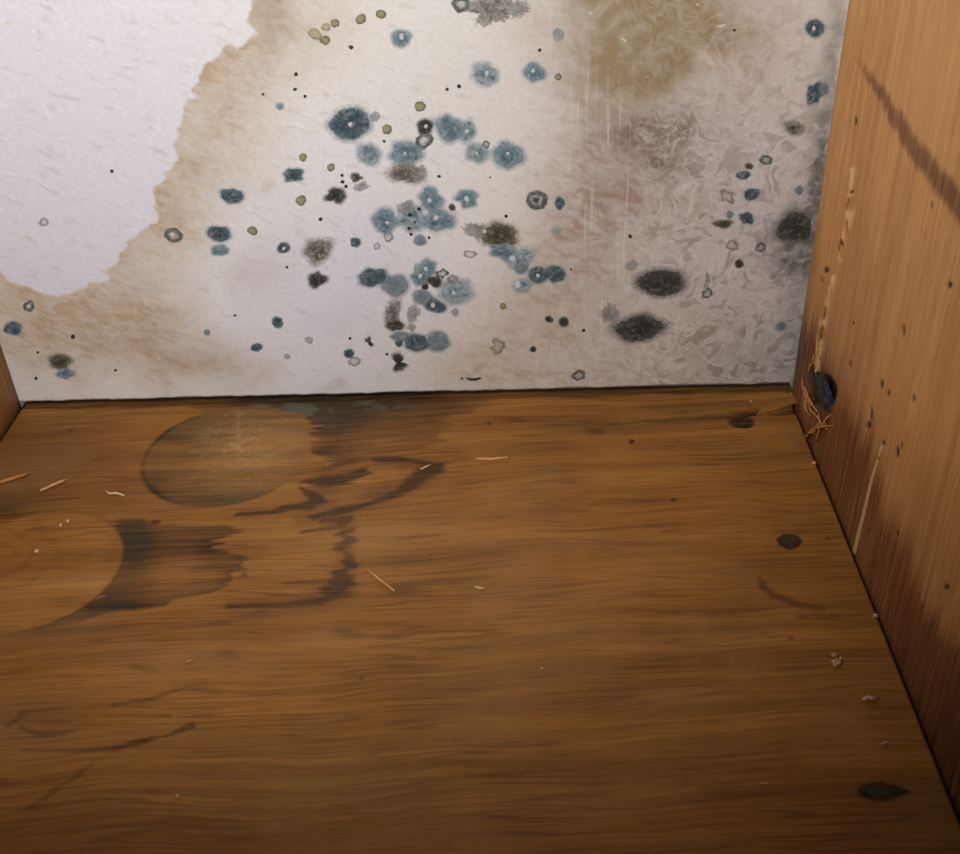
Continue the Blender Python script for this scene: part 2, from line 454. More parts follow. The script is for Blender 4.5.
# ------------------------------------------------------------------ floor: stained plywood
FSTEP = 0.0010
Y0, Y1 = -0.40, 0.014
X0, X1 = -0.004, W + 0.004
nu, nv = int((X1 - X0) / FSTEP) + 1, int((Y1 - Y0) / FSTEP) + 1
U_, V_ = np.meshgrid(np.linspace(X0, X1, nu), np.linspace(Y0, Y1, nv))
P = np.stack([U_.ravel(), V_.ravel(), np.full(U_.size, FZ)], -1)
px, py = chart(P)
X, Y = P[:, 0], P[:, 1]
g1 = fbm(X * 18, Y * 420, 31, 3) - 0.5            # streaks along the grain
g2 = fbm(X * 55, Y * 120, 41, 3) - 0.5
lo = fbm(X * 14, Y * 26, 51, 3) - 0.5
jx = px + 26 * g1 + 8 * g2; jy = py + 5 * g2        # ragged along the grain
kx = px + 11 * g1 + 6 * g2; ky = py + 4 * g2
G = lambda lst: sum(a * gauss(jx, jy, x, y, sx, sy, *r) for x, y, sx, sy, a, *r in lst)
KF = (CAM[2] - FZ) / CAM[2]
down = lambda x, y: (CAM[0] + (x * W - CAM[0]) * KF, CAM[1] + (y * W - CAM[1]) * KF)
CA, RA = down(0.30116, -0.12630), 0.1004 * W * KF
CB, RB = down(0.1330, -0.3259), 0.0962 * W * KF
dA = np.hypot(X - CA[0], Y - CA[1]) - RA; dB = np.hypot(X - CB[0], Y - CB[1]) - RB
inA = sst(0.0007, -0.0007, dA); inB = sst(0.0006, -0.0006, dB)
fill = lambda pts, soft: sst(soft, -soft, poly_sdf(jx, jy, pts))
line = lambda pts, soft=0.5: sst(1 + soft, 1 - soft, stroke(kx, ky, pts))
stA = [(112, 521), (147, 519), (160, 526), (205, 525), (223, 525), (241, 532), (223, 537), (213, 541), (221, 544), (215, 549), (231, 551),
       (249, 558), (240, 562), (243, 569), (229, 573), (228, 583), (209, 594), (167, 603), (165, 607), (100, 613), (40, 632), (60, 615), (100, 595)]
sdA = poly_sdf(jx, jy, stA); iA = sst(2.0, -2.0, sdA)
stB = [(170, 400), (330, 390), (470, 390), (492, 398), (470, 413), (442, 420), (452, 424), (436, 433), (444, 440), (426, 447), (405, 450), (372, 458), (352, 463),
       (330, 468), (318, 455), (306, 445), (316, 425), (300, 413), (270, 407), (230, 407), (200, 410)]
iB = fill(stB, 3.0)
dark = np.maximum.reduce([
    iA * np.clip(0.12 + 0.62 * np.exp(sdA / 6.0) * sst(150, 205, px) + .5 * g1 + G([(130, 540, 18, 22, .85), (185, 543, 34, 8, .42), (212, 547, 12, 12, .25), (105, 590, 24, 14, .6), (110, 606, 42, 6, .8)]) - .6 * G([(160, 575, 22, 10, .35)]), 0, .95),
    iB * np.clip(0.30 + .7 * g1 + .5 * g2 + G([(300, 402, 60, 9, .5), (335, 415, 40, 14, .35), (330, 445, 12, 18, .35), (400, 405, 50, 8, .3), (352, 462, 14, 5, .4)]), 0, .93),
    .80 * line([(372, 458, 2.5), (400, 459, 2.5), (420, 462, 2.5), (442, 467, 4), (420, 476, 6), (405, 487, 6.5), (388, 498, 3.5), (365, 505, 2.5), (335, 512, 3.5), (312, 517, 2.5)]),
    .85 * fill([(308, 478), (340, 473), (372, 466), (375, 470), (350, 482), (325, 487), (303, 486)], 2),
    .85 * line([(301, 489, 2.5), (308, 493, 3.5), (322, 500, 4.5), (308, 506, 4), (288, 507, 3), (268, 512, 2.5), (238, 515, 2)]),
    .65 * line([(322, 520, 3), (349, 518, 4), (338, 526, 3), (300, 532, 2)]),
    .78 * fill([(338, 527), (352, 528), (349, 536), (355, 545), (348, 552), (357, 562), (351, 570), (354, 582), (352, 590), (338, 597), (318, 600), (322, 590), (335, 575), (342, 555), (334, 540)], 3.5),
    .60 * line([(345, 593, 5), (318, 601, 3.5), (280, 604, 2), (225, 606, 1.4)]),
    .55 * line([(285, 583, 1.2), (320, 582, 2), (340, 580, 2.5)]),
    .70 * line([(21, 750, 1.0), (80, 750, 1.5), (117, 748, 2.6), (167, 735, 1.5), (190, 725, 3.5)]),
    .55 * line([(8, 725, 3), (25, 713, 1.5), (62, 709, 1.2)]), .55 * line([(20, 727, 2), (40, 735, 3), (75, 732, 1.2)]),
    .45 * line([(112, 705, 1.5), (146, 699, 2.2), (190, 686, 1.0)]), .4 * line([(100, 716, 1.2), (170, 716, 1.5)]),
    .35 * line([(92, 763, 2.0), (60, 786, 2), (30, 808, 2.5)]),
    .55 * line([(758, 580, 3), (772, 595, 4), (800, 605, 3), (826, 610, 2.4)]), .45 * line([(798, 617, 2), (838, 618, 2.5)]),
    .70 * G([(598, 431, 9, 3, 1.0)]), .45 * G([(596, 424, 30, 6, 1.0)]), .40 * G([(700, 405, 60, 3, .6)]),
    .55 * G([(512, 420, 9, 2, 1)]), .9 * G([(-5, 506, 38, 12, .95)]), .5 * G([(20, 525, 30, 10, .5)]),
    .55 * G([(346, 632, 10, 4, 1)]), .5 * G([(405, 590, 12, 4, 1)]), .35 * G([(420, 560, 18, 3, 1)]),
    .6 * G([(145, 668, 7, 3, 1)]), .5 * G([(228, 654, 8, 3, 1)]), .4 * G([(255, 612, 6, 3, 1), (220, 622, 8, 2, 1), (200, 688, 10, 3, .8)]),
    .30 * G([(350, 718, 12, 3, 1)]), .85 * G([(870, 428, 0.1, 0.1, 0)]),
])
dark = np.maximum(dark, .88 * sst(185, 250, jx) * sst(520, 410, jx) * sst(411, 403, py + 6 * g2))
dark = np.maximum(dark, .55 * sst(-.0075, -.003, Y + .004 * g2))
dark *= (1 - inB) * (1 - 0.92 * inA)
dark = np.maximum(dark, inA * np.clip(G([(165, 437, 40, 6, .62), (200, 455, 60, 3, .30), (215, 420, 40, 6, .45), (150, 490, 14, 12, .6), (250, 500, 60, 5, .5), (260, 488, 40, 2.5, .3)]), 0, .7)
                  + (0.30 + .5 * g2) * np.exp(-(dA / 0.0012) ** 2) * (1 - gauss(px, py, 300, 475, 36, 34)) + .55 * np.exp(-(dA / .0016) ** 2) * gauss(px, py, 155, 490, 22, 14) + .5 * np.exp(-(dA / .0016) ** 2) * gauss(px, py, 165, 432, 26, 12)) 
dark = np.maximum(dark, .75 * np.exp(-(dB / 0.0009) ** 2) * sst(-20, 60, px) * sst(500, 540, py))
grey = np.clip((1 - inB) * (1 - inA) * (iA * G([(130, 545, 14, 22, .65), (100, 615, 50, 6, .5)]) + iB * G([(300, 405, 60, 9, .55), (335, 418, 24, 10, .4)]) + .3 * G([(60, 630, 50, 5, 1)]))
               + inA * (.22 + .45 * G([(180, 430, 50, 10, .8), (240, 500, 70, 7, 1.0), (160, 480, 20, 16, .5)])) + .25 * G([(30, 486, 6, 3, 1)]), 0, .85)
slate = np.clip((1 - inA) * sst(.44, .56, fbm(X * 150, Y * 210, 77, 3)) * 1.3 * sum(a_ * gauss(px + 5 * g2, py, x_, y_, sx_, sy_) for x_, y_, sx_, sy_, a_ in [(294, 407, 9, 4, .75), (312, 410, 9, 4, .45), (365, 405, 7, 3.5, .55), (390, 406, 10, 4.5, .55), (325, 410, 6, 3, .4), (262, 405, 7, 2, .35),
                               (304, 416, 16, 4, .30), (420, 402, 14, 4, .25), (245, 404, 8, 2, .3), (330, 427, 6, 3, .3)]), 0, .75)
# brown tone, stronger at back left and towards the front; redder and darker patches
browns = np.clip(.75 * G([(60, 450, 70, 26, .75), (10, 470, 50, 34, .6), (120, 500, 40, 14, .6)]) + .30 * G([(555, 480, 22, 50, .9), (470, 560, 60, 20, .4), (430, 545, 40, 14, .4)]) + iB * .3
                 + .40 * G([(40, 700, 60, 40, .8), (140, 640, 90, 8, .7)]) + .22 * sst(690, 860, py) + .35 * lo * sst(440, 520, py)
                 + .35 * G([(700, 700, 160, 14, .5), (640, 610, 120, 10, .5), (780, 560, 60, 10, .4)]) + .3 * G([(820, 790, 60, 12, .7)])
                 + .45 * iA + .3 * G([(660, 408, 70, 6, .8)]), 0, .8) * (1 - 0.8 * inA) * (1 - .6 * inB)
wide = lambda pts, k: sst(1.6, .2, stroke(kx, ky, [(a_, b_, w_ * k) for a_, b_, w_ in pts]))
browns = np.maximum(browns, (1 - inA) * (1 - inB) * np.maximum.reduce([
    .6 * wide([(380, 460, 3), (440, 467, 4), (405, 487, 6), (335, 512, 4), (300, 520, 3)], 2.0), .55 * wide([(330, 470, 8), (320, 500, 8), (345, 520, 6), (347, 560, 8), (345, 590, 8), (300, 602, 4), (230, 606, 3)], 1.8),
    .45 * wide([(430, 555, 6), (400, 560, 5), (360, 562, 6)], 1.5), .4 * wide([(0, 650, 4), (120, 640, 4), (260, 615, 3), (330, 605, 3)], 1.4)]))
red = np.clip(.45 * G([(30, 720, 40, 16, .8), (150, 745, 40, 8, .4)]) + .3 * G([(10, 560, 30, 14, .8), (30, 575, 22, 10, .5)]), 0, .6)
# faint oval figure inside the nearer round mark
ov = np.hypot((px - 0) / 1.55, (py - 553)); browns = np.maximum(browns, inB * .32 * np.clip(sst(.3, 1.0, np.sin(ov / 2.6 + 14 * lo + 5 * g2)) * sst(60, 25, ov) + .5 * gauss(px, py, 0, 510, 90, 14), 0, 1))
pale = np.clip(inA * (.18 * gauss(px, py, 255, 445, 45, 22) * (0.6 + 1.2 * np.clip(g1 + g2 + .3, 0, 1)) + .25 * sst(.18, .3, fbm(X * 500, Y * 500, 61, 2) - .45) * gauss(px, py, 240, 445, 26, 26))
               + inA * .14 * sst(2.5, 0, np.abs(px - 238)) * gauss(px, py, 238, 430, 9, 22)
               + .07 * sst(.0, .25, lo) * sst(430, 470, py) + .06 * (1 - inA) * (1 - inB) * gauss(px, py, 420, 540, 110, 50), 0, .8)
# the split near the right corner: a groove in the sheet
cs = stroke(px, py + 2 * g2, [(596, 424, .9), (640, 420, 1.3), (690, 417, 2.0), (730, 414, 3.0), (760, 410.5, 3.6)])
cm = sst(1.3, .5, cs) * sst(590, 640, px)
c2 = sst(2, -2, poly_sdf(px, py, [(768, 414), (795, 405), (799, 409), (797, 413), (780, 414)]))
hole = np.clip(.95 * cm + .95 * sst(1.2, 0.7, np.hypot((px - 742 + 6 * g2) / 14, (py - 421 - 12 * g2) / 4.2)) + .65 * c2
               + .9 * sst(1.2, .5, np.hypot((px - 632) / 3.2, (py - 441) / 2.6)) + .6 * sst(1.2, .5, np.hypot((px - 674) / 3.2, (py - 499.5) / 2.4))
               + .5 * sst(1.2, .4, np.hypot((px - 645) / 1.5, (py - 500) / 1.2)) + .6 * sst(1.2, .4, np.hypot((px - 829) / 2.2, (py - 538) / 2))
               + .55 * sst(1.2, .5, np.hypot((px - 489) / 2.5, (py - 423) / 2)) + .5 * sst(1.2, .4, np.hypot((px - 70) / 3, (py - 430) / 2))
               + .7 * sst(1.2, .5, np.hypot((px - 156) / 6, (py - 521) / 2.4)) + .5 * sst(1.2, .5, np.hypot((px - 361) / 2.5, (py - 678) / 1.6))
               + .5 * sst(1.3, .5, np.hypot((px - 792) / 3.5, (py - 638) / 2.4)) + .5 * sst(1.3, .5, np.hypot((px - 244) / 4, (py - 574) / 3)), 0, .95)
P[:, 2] = FZ - 0.0034 * cm - 0.0012 * c2 - 0.0008 * np.clip(hole, 0, 1) + 0.00025 * g1 * sst(0.002, .01, -Y) + .0006 * lo - .006 * np.maximum.reduce([sst(-.0030, -.0018, Y + .0016 * (vnoise(X * 160, X * 0, 4) - .5)), sst(W - .0014, W - .0007, X), sst(.0012, .0006, X)])
attrs = dict(dark=dark, grey=grey, slate=slate, brown=browns, red=red, pale=pale, hole=hole)
Q = quads_of(nu, nv)
ctr = P[Q].mean(1)
mA = np.hypot(ctr[:, 0] - CA[0], ctr[:, 1] - CA[1]) < RA
mB = np.hypot(ctr[:, 0] - CB[0], ctr[:, 1] - CB[1]) < RB
floor = slab('floor', P, Q[~(mA | mB)], nu, nv, (0, 0, -0.015), M['floor'], attrs)
tag(floor, 'water-stained plywood cabinet bottom with two round marks', kind='structure')
for m, lab in ((mA, 'round greyish footprint mark against the back panel'), (mB, 'round footprint mark with dark stain along its edge')):
    q = Q[m]; used, inv = np.unique(q, return_inverse=True)
    r_ = grid_mesh('round_mark', P[used], inv.reshape(-1, 4), M['floor'], {k: v[used] for k, v in attrs.items()}, floor)
    tag(r_, lab)

# ------------------------------------------------------------------ wall_right: side board
RST = 0.0011
ZR = 0.34
nu, nv = int(0.40 / RST) + 1, int(ZR / RST) + 1
U_, V_ = np.meshgrid(np.linspace(-0.40, -0.0003, nu), np.linspace(-0.016, ZR, nv))
P = np.stack([np.full(U_.size, W), U_.ravel(), V_.ravel()], -1)
px, py = chart(P); Y, Z = P[:, 1], P[:, 2]
g1 = fbm(Y * 330, Z * 22, 71, 3) - 0.5; g2 = fbm(Y * 90, Z * 60, 81, 3) - 0.5; lo = fbm(Y * 20, Z * 14, 91, 3) - .5
jx = px + 6 * g2; jy = py + 60 * g1 + 8 * g2
G = lambda lst: sum(a * gauss(jx, jy, x, y, sx, sy, *r) for x, y, sx, sy, a, *r in lst)
stR = [(790, 330), (812, 330), (836, 400), (868, 445), (880, 500), (905, 560), (925, 610), (950, 640), (990, 690), (1100, 800), (1100, 1100), (950, 850), (850, 560), (795, 420)]
sR = poly_sdf(jx, jy, stR)
sm = stroke(px + 5 * g2 + 10 * g1, py, [(858, 58, 3.5), (880, 92, 5), (905, 135, 8), (935, 175, 10), (975, 225, 12), (1020, 290, 14)])
smm = sst(1.35, .45, sm) * sst(50, 95, py + 14 * g1)
red = np.clip(.82 * sst(22, -16, sR) + .30 * sst(80, -10, sR) + .88 * smm, 0, .95)
brown = np.clip(.10 * smm + .18 * sst(-.1, .3, lo) + .30 * G([(905, 300, 50, 70, .35)]), 0, .8)
dark = np.clip(.62 * np.exp(-np.maximum(px - (845 - (py * 55 / 385)), 0) / 7.0) * sst(120, 330, py) * sst(440, 395, py) + .5 * G([(812, 378, 9, 26, .6)])  # first two terms paint shade into the back corner
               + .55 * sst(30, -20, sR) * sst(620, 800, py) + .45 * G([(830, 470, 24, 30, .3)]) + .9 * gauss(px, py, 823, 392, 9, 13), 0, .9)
tear = stroke(px + 6 * g2, py, [(853, 170, 3), (850, 215, 5), (845, 245, 4), (836, 272, 3), (826, 310, 3), (820, 345, 5), (817, 372, 4)])
tearm = sst(1.2, .3, tear) * sst(.02, .14, fbm(Y * 260, Z * 160, 15, 3) - .42)
scr = stroke(px, py, [(884, 440, 1.0), (872, 478, 1.2), (862, 520, 1.6), (854, 552, 2.0)])
pale = np.clip(.95 * tearm + .75 * sst(1.4, .5, scr) + .3 * sst(1.4, .6, stroke(px, py, [(935, 545, 1), (922, 600, 1.5)])) + .25 * G([(930, 60, 26, 60, .8)])  # broad last term paints in the brighter light near the board's top
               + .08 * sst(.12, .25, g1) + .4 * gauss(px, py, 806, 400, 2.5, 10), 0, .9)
holes = [(855, 121, 1.7, 4), (949, 285, 3, 3.5), (881, 384, 2, 4.5), (888, 393, 1.6, 3), (913, 398, 1.8, 4), (868, 425, 3, 4), (871, 414, 1.3, 8), (897, 452, 2, 6),
         (901, 445, 1.4, 4), (883, 443, 2, 3), (946, 587, 2.8, 3.4), (826, 270, 3.2, 3), (852, 192, 1.8, 2), (897, 533, 1.4, 3), (868, 530, 1, 2), (853, 323, 1, 1.5),
         (931, 205, 1.2, 4), (903, 331, 1.8, 7), (878, 459, 1.2, 2), (850, 364, 1.2, 4), (842, 243, 1.6, 3)]
hole = np.zeros(px.shape)
for x, y, a, b in holes: hole = np.maximum(hole, sst(1.35, .5, np.hypot((px - x) / a, (py - y) / b)))
hole *= .92
hole = np.maximum(hole, .9 * sst(1.15, .8, np.hypot((px - 822 + 6 * g2) / 13, (py - 391) / 17)))
kn = sst(1.25, .5, np.hypot((px - 822) / 13, (py - 391) / 17))
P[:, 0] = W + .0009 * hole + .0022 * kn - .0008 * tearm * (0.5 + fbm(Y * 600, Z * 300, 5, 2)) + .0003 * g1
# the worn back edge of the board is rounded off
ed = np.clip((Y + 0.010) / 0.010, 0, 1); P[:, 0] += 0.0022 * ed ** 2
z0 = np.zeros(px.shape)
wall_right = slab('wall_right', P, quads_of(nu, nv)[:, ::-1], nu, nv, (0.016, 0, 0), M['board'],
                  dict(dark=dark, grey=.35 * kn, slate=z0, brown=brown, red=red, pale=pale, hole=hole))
tag(wall_right, 'bare wooden side board with vertical grain, pin holes and a dark damp foot', kind='structure')

# wall_left: the sliver of the opposite side board
nu, nv = 160, 140
U_, V_ = np.meshgrid(np.linspace(-0.40, -0.0003, nu), np.linspace(-0.016, ZR, nv))
P = np.stack([np.zeros(U_.size), U_.ravel(), V_.ravel()], -1)
Y, Z = P[:, 1], P[:, 2]
z0 = np.zeros(len(P)); g1 = fbm(Y * 330, Z * 22, 171, 3)
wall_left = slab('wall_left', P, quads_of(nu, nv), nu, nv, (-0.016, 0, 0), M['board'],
                 dict(dark=.45 * np.exp(-Z / .006) + .35 * np.exp(Y / .004), grey=z0, slate=z0, brown=.55 + 0 * z0, red=.25 * g1, pale=z0, hole=z0))  # dark: corner shade painted along the foot and the back edge
tag(wall_left, 'reddish wooden side board at the left corner', kind='structure')


# ------------------------------------------------------------------ knot and torn fibres on the side board
def tube(pts, radii, sides=5):
    V, F = [], []
    pts = [Vector(p) for p in pts]
    for i, p in enumerate(pts):
        t = (pts[min(i + 1, len(pts) - 1)] - pts[max(i - 1, 0)]).normalized()
        a = t.orthogonal().normalized(); b = t.cross(a)
        for k in range(sides):
            an = 2 * math.pi * k / sides
            V.append(p + (a * math.cos(an) + b * math.sin(an)) * radii[i])
    for i in range(len(pts) - 1):
        for k in range(sides):
            F.append((i * sides + k, i * sides + (k + 1) % sides, (i + 1) * sides + (k + 1) % sides, (i + 1) * sides + k))
    F.append(tuple(range(sides))[::-1]); F.append(tuple((len(pts) - 1) * sides + k for k in range(sides)))
    return V, F


def lump(center, ax, ay, az, seed, n=14, m=9, amp=.3):
    """irregular closed lump; ax, ay, az are half-axis vectors"""
    r = np.random.RandomState(seed); ph = r.rand(6) * 6.28
    V, F = [], []
    ax, ay, az = Vector(ax), Vector(ay), Vector(az); c = Vector(center)
    for i in range(m + 1):
        th = math.pi * i / m
        for k in range(n):
            fi = 2 * math.pi * k / n
            d = 1 + amp * (.5 * math.sin(3 * fi + ph[0] + 2 * th) + .35 * math.sin(5 * fi + ph[1] - 3 * th) + .3 * math.sin(7 * th + ph[2] + fi) + .5 * (r.rand() - .5))
            V.append(c + (ax * (math.sin(th) * math.cos(fi)) + ay * (math.sin(th) * math.sin(fi)) + az * math.cos(th)) * d)
    for i in range(m):
        for k in range(n):
            F.append((i * n + k, (i + 1) * n + k, (i + 1) * n + (k + 1) % n, i * n + (k + 1) % n))
    return V, F


kc = on_right(821.5, 390)
kw = abs(on_right(811, 391)[1] - on_right(836, 391)[1]) / 2; kh = abs(on_right(823, 374)[2] - on_right(823, 408)[2]) / 2
V, F = lump(kc + np.array([.0010, 0, 0]), (.0024, 0, 0), (0, kw * 1.1, 0), (0, 0.001, kh), 4, 22, 15, .10)
tag(mesh_obj('knot', V, F, M['knot'], wall_right, smooth=False), 'blackened knot sunk in the board')
fr = random.Random(5)


def fibre(x0, y0, x1, y1, bulge, wdt, mat='fiber'):
    a, b = Vector(on_right(x0, y0)), Vector(on_right(x1, y1))
    pts = []; n = 7; ph = fr.random() * 6
    for i in range(n):
        t = i / (n - 1)
        p = a.lerp(b, t); p.x -= bulge * math.sin(math.pi * t) * (0.7 + .6 * fr.random()) + .0003
        p.y += .0004 * math.sin(3 * t + ph); p.z += .0003 * math.sin(4 * t + ph)
        pts.append(p)
    rad = [wdt * (.35 + .65 * math.sin(math.pi * min(1, .12 + .85 * i / (n - 1)))) for i in range(n)]
    V, F = tube(pts, rad)
    mesh_obj('torn_fiber', V, F, M[mat], wall_right)


for a in [(803, 376, 813, 410, .0014, .0007), (806, 384, 818, 412, .0018, .0009), (811, 404, 822, 420, .002, .0008), (806, 436, 826, 424, .0028, .0007), (808, 441, 820, 428, .0034, .0006),
          (818, 441, 830, 418, .0025, .0006), (828, 428, 832, 414, .002, .0006), (812, 430, 834, 426, .003, .0005), (815, 408, 809, 392, .0018, .0006), (820, 410, 828, 430, .002, .0006),
          (816, 372, 822, 340, .001, .0007), (814, 366, 818, 348, .0012, .0006), (824, 318, 820, 342, .001, .0008), (822, 420, 818, 438, .003, .0005), (810, 372, 815, 362, .001, .0007), (808, 398, 812, 416, .0018, .0005),
          (847, 215, 849, 232, .0008, .0007), (843, 236, 840, 250, .0009, .0007), (821, 276, 826, 284, .0009, .0005), (829, 300, 824, 318, .0008, .0006), (850, 196, 848, 212, .0007, .0006)]:
    fibre(*a)

# the lifted sliver beside the split in the floor
a, b, c_, d_ = [on_floor(*q) for q in ((756, 416), (772, 399), (791, 395), (797, 406))]
e_ = on_floor(776, 411)
top = [Vector(p) for p in (a, b, c_, d_, e_)]
lift = [.0006, .0010, .0022, .0030, .0016]
V = [p + Vector((0, 0, l)) for p, l in zip(top, lift)] + [p + Vector((0, 0, l - .0012)) for p, l in zip(top, lift)]
F = [(4, 3, 2, 1, 0), (5, 6, 7, 8, 9)] + [(i, (i + 1) % 5, 5 + (i + 1) % 5, 5 + i) for i in range(5)]
tag(mesh_obj('lifted_sliver', V, F, M['floor'], floor, smooth=False), 'lifted pale sliver beside the split')

# ------------------------------------------------------------------ mold colonies on the panel
layer = [0]


class Rad(list):
    """radial coordinate with the outward directions alongside"""
    def __init__(s, r, d, seed=0.0): super().__init__(r); s.d = d; s.seed = seed

    def attrs(s): return {'rad': list(s), 'seed': [s.seed] * len(s), 'dirx': [a for a, b in s.d], 'diry': [b for a, b in s.d]}


def colony_mesh(cx, cy, rx, ry, seed, rot=0, irr=.10, height=.0004, surf='back', shape=None, big=1.34):
    """low dome hugging the surface, irregular outline, 'rad' runs 0 (middle) to 1 (rim)"""
    r = np.random.RandomState(seed)
    nseg, nr = (36, 9) if max(rx, ry) > 5 else (24, 5)
    ph = r.rand(8) * 6.283; am = r.rand(8)
    V, rad, dr_ = [], [], []
    layer[0] += 1
    base = .00006 + .000012 * (layer[0] % 25)
    co, si = math.cos(math.radians(rot)), math.sin(math.radians(rot))
    for i in range(nr + 1):
        t = i / nr
        for k in range(nseg):
            fi = 2 * math.pi * k / nseg
            o = 1 + irr * sum(am[j] * math.sin((j + 2) * fi + ph[j]) / (1 + .35 * j) for j in range(6))
            if shape: o *= shape(fi)
            u = rx * big * t * o * math.cos(fi); v = ry * big * t * o * math.sin(fi)
            x, y = cx + u * co - v * si, cy + u * si + v * co
            if surf == 'back':
                p = on_back(x, y); p[1] -= base + height * (1 - t * t)
                p[0] = min(max(p[0], .0008), W - .0008); p[2] = max(p[2], .0016)
            else:
                p = on_floor(x, y); p[2] += .0004 + base + height * (1 - t * t)
            V.append(p); rad.append(t); dr_.append((0.0, 0.0) if i == 0 else (math.cos(fi), math.sin(fi)))
            if i == 0: break
    F = []
    idx = lambda i, k: 0 if i == 0 else 1 + (i - 1) * nseg + k % nseg
    for k in range(nseg): F.append((0, idx(1, k), idx(1, k + 1)))
    for i in range(1, nr):
        for k in range(nseg): F.append((idx(i, k), idx(i + 1, k), idx(i + 1, k + 1), idx(i, k + 1)))
    return V, F, Rad(rad, dr_, (seed % 997) / 997.0)


def colony(x, y, rx, ry, mat, label, eye=None, rot=0, irr=.10, name='mold_colony', surf='back', shape=None, group=None, big=1.34):
    V, F, rad = colony_mesh(x, y, rx, ry, int(x * 7 + y * 13) % 99991, rot, irr, surf=surf, shape=shape, big=big)
    if mat in HALOED and max(rx, ry) >= 8 and surf == 'back':
        o = bpy.data.objects.new(name, None); o.empty_display_size = .005; link(o)
        o.location = on_back(x, y); bpy.context.view_layer.update()
        at = rad.attrs()
        for nm, keep in (('colony_body', lambda f: max(rad[i] for i in f) < .79), ('halo', lambda f: max(rad[i] for i in f) >= .79)):
            fs = [f for f in F if keep(f)]
            ids = sorted({i for f in fs for i in f}); new = {i: k for k, i in enumerate(ids)}
            p = mesh_obj(nm, [V[i] for i in ids], [tuple(new[i] for i in f) for f in fs], M[mat], o, True, {k: [v[i] for i in ids] for k, v in at.items()})
            if nm == 'halo': p['label'] = 'faint fuzzy rim of the colony'
    else:
        o = mesh_obj(name, V, F, M[mat], None, True, rad.attrs())
    tag(o, label, 'mold', group)
    for e in (eye or []):
        er = e[2] if len(e) > 2 else 2.3
        n0 = layer[0]
        V, F, rad = colony_mesh(e[0], e[1], er * .62, er * .74, int(e[0] * 11 + e[1]) % 9973, 0, .16, .0002, surf)
        V = [v + np.array([0, -.00042, 0]) for v in V]
        tag(mesh_obj('pale_center', V, F, M['eye'], o), 'pale speck in the middle')
    return o


HALOED = ('teal', 'soft_teal', 'dark_teal', 'slate', 'charcoal', 'brown', 'olive_black')
GB = 'blue-green mold colonies on the panel'; GO = 'small olive mold dots on the panel'; GK = 'black and charcoal mold colonies on the panel'
GR = 'ring-shaped mold marks on the panel'; GW = 'brown mold colonies on the panel'; GP = 'pale grey mold marks on the panel'
T = []
A = lambda *a, **k: T.append((a, k))
# upper middle
A(401, 38, 10, 9, 'teal', 'round teal mold colony with white center near the top, below olive dots', [(401.5, 36.5, 3)], group=GB)
A(381, 14, 5, 4.5, 'olive', 'olive mold dot at the top, rightmost of the row of olive dots', group=GO)
A(361, 19, 5, 5, 'olive', 'olive mold dot at the top, second from right in the olive row', group=GO)
A(335, 23, 4.5, 4, 'olive', 'olive mold dot in touching pair at the top, the right one', group=GO)
A(326, 27, 4.5, 4, 'pale_olive', 'faded olive mold dot in touching pair at the top, the left one', group=GO)
A(315, 34, 7, 5, 'pale_olive', 'pale tan oval mold mark left of a small olive dot', rot=30, group=GO)
A(325, 40, 5, 4.5, 'olive', 'olive mold dot touching the pale tan oval mark', group=GO)
A(280, 106, 4, 4, 'soft_teal', 'tiny isolated blue mold dot in the upper left of the pale area', group=GB)
A(461, 4, 9, 8, 'ring', 'grey ringed mold spot cut by the top frame edge', group=GR)
A(490, 8, 25, 18, 'fuzz', 'large grey-brown fuzzy mold patch at the top frame edge', irr=.25, group=GW)
A(518, 8, 12, 12, 'faint_film', 'faint grey fuzzy mold film right of the large top patch', irr=.25, group=GP)
A(485, 74, 13.5, 12, 'soft_teal', 'patchy light blue mold colony below the top fuzzy patch', [(487, 73, 2.4)], irr=.16, group=GB)
A(534, 72, 10.5, 10, 'teal', 'blue mold colony with bright center, upper right of the middle group', [(533, 70.5, 2.2)], group=GB)
A(558, 34, 6.5, 7, 'pale', 'pale grey-teal round mold mark on the tan band near the top', group=GP)
A(558, 76.5, 3.4, 3.4, 'olive', 'small olive mold dot just right of the bright-centered blue colony', group=GO)
A(350, 123.5, 18, 14.5, 'dark_teal', 'large dark teal mold colony with pale halo, upper left of the cluster', [(350.5, 124, 2.6)], irr=.07, group=GB, big=1.55)
A(375, 116, 5.5, 5.5, 'pale', 'pale grey mold dot right beside the large haloed teal colony', group=GP)
A(387, 129, 4.8, 4.8, 'olive', 'olive mold dot right of the large haloed teal colony', group=GO)
A(420, 106, 5.5, 5, 'olive', 'olive mold dot above the black ringed spot', group=GO)
A(449, 128, 14, 13.5, 'teal', 'teal mold colony with hooked white center beside the black ringed spot', [(447, 127.5, 3.2)], group=GB)
A(467, 131, 9.5, 11, 'soft_teal', 'lighter blue mold colony merging into the hooked-center colony', [(467, 131, 2.2)], group=GB)
A(425, 126.5, 8.5, 8, 'charcoal', 'black ringed mold spot with grey middle above a spotted ring', [(426, 126, 2.2)], group=GK)
A(424, 140.5, 8.5, 8, 'ring', 'spotted black-and-white mold ring just under the black ringed spot', [(424, 140, 3)], irr=.2, group=GR)
A(369, 154, 13, 11, 'soft_teal', 'soft blue mold colony below the large haloed teal colony', rot=15, group=GB)
A(406, 173, 18, 11.5, 'brown', 'dark grey-brown mold blot below a slate blue colony', group=GW, irr=.15)
A(421, 172, 8, 8, 'faint_film', 'light brown round film at the right of the grey-brown blot', group=GW)
A(406, 152.5, 17, 12, 'teal', 'wide slate blue mold colony above the grey-brown blot', [(405, 153, 1.8)], group=GB)
A(477, 152.5, 12, 10.5, 'soft_teal', 'left colony of the blue pair right of the middle cluster', [(477, 153, 1.6)], group=GB)
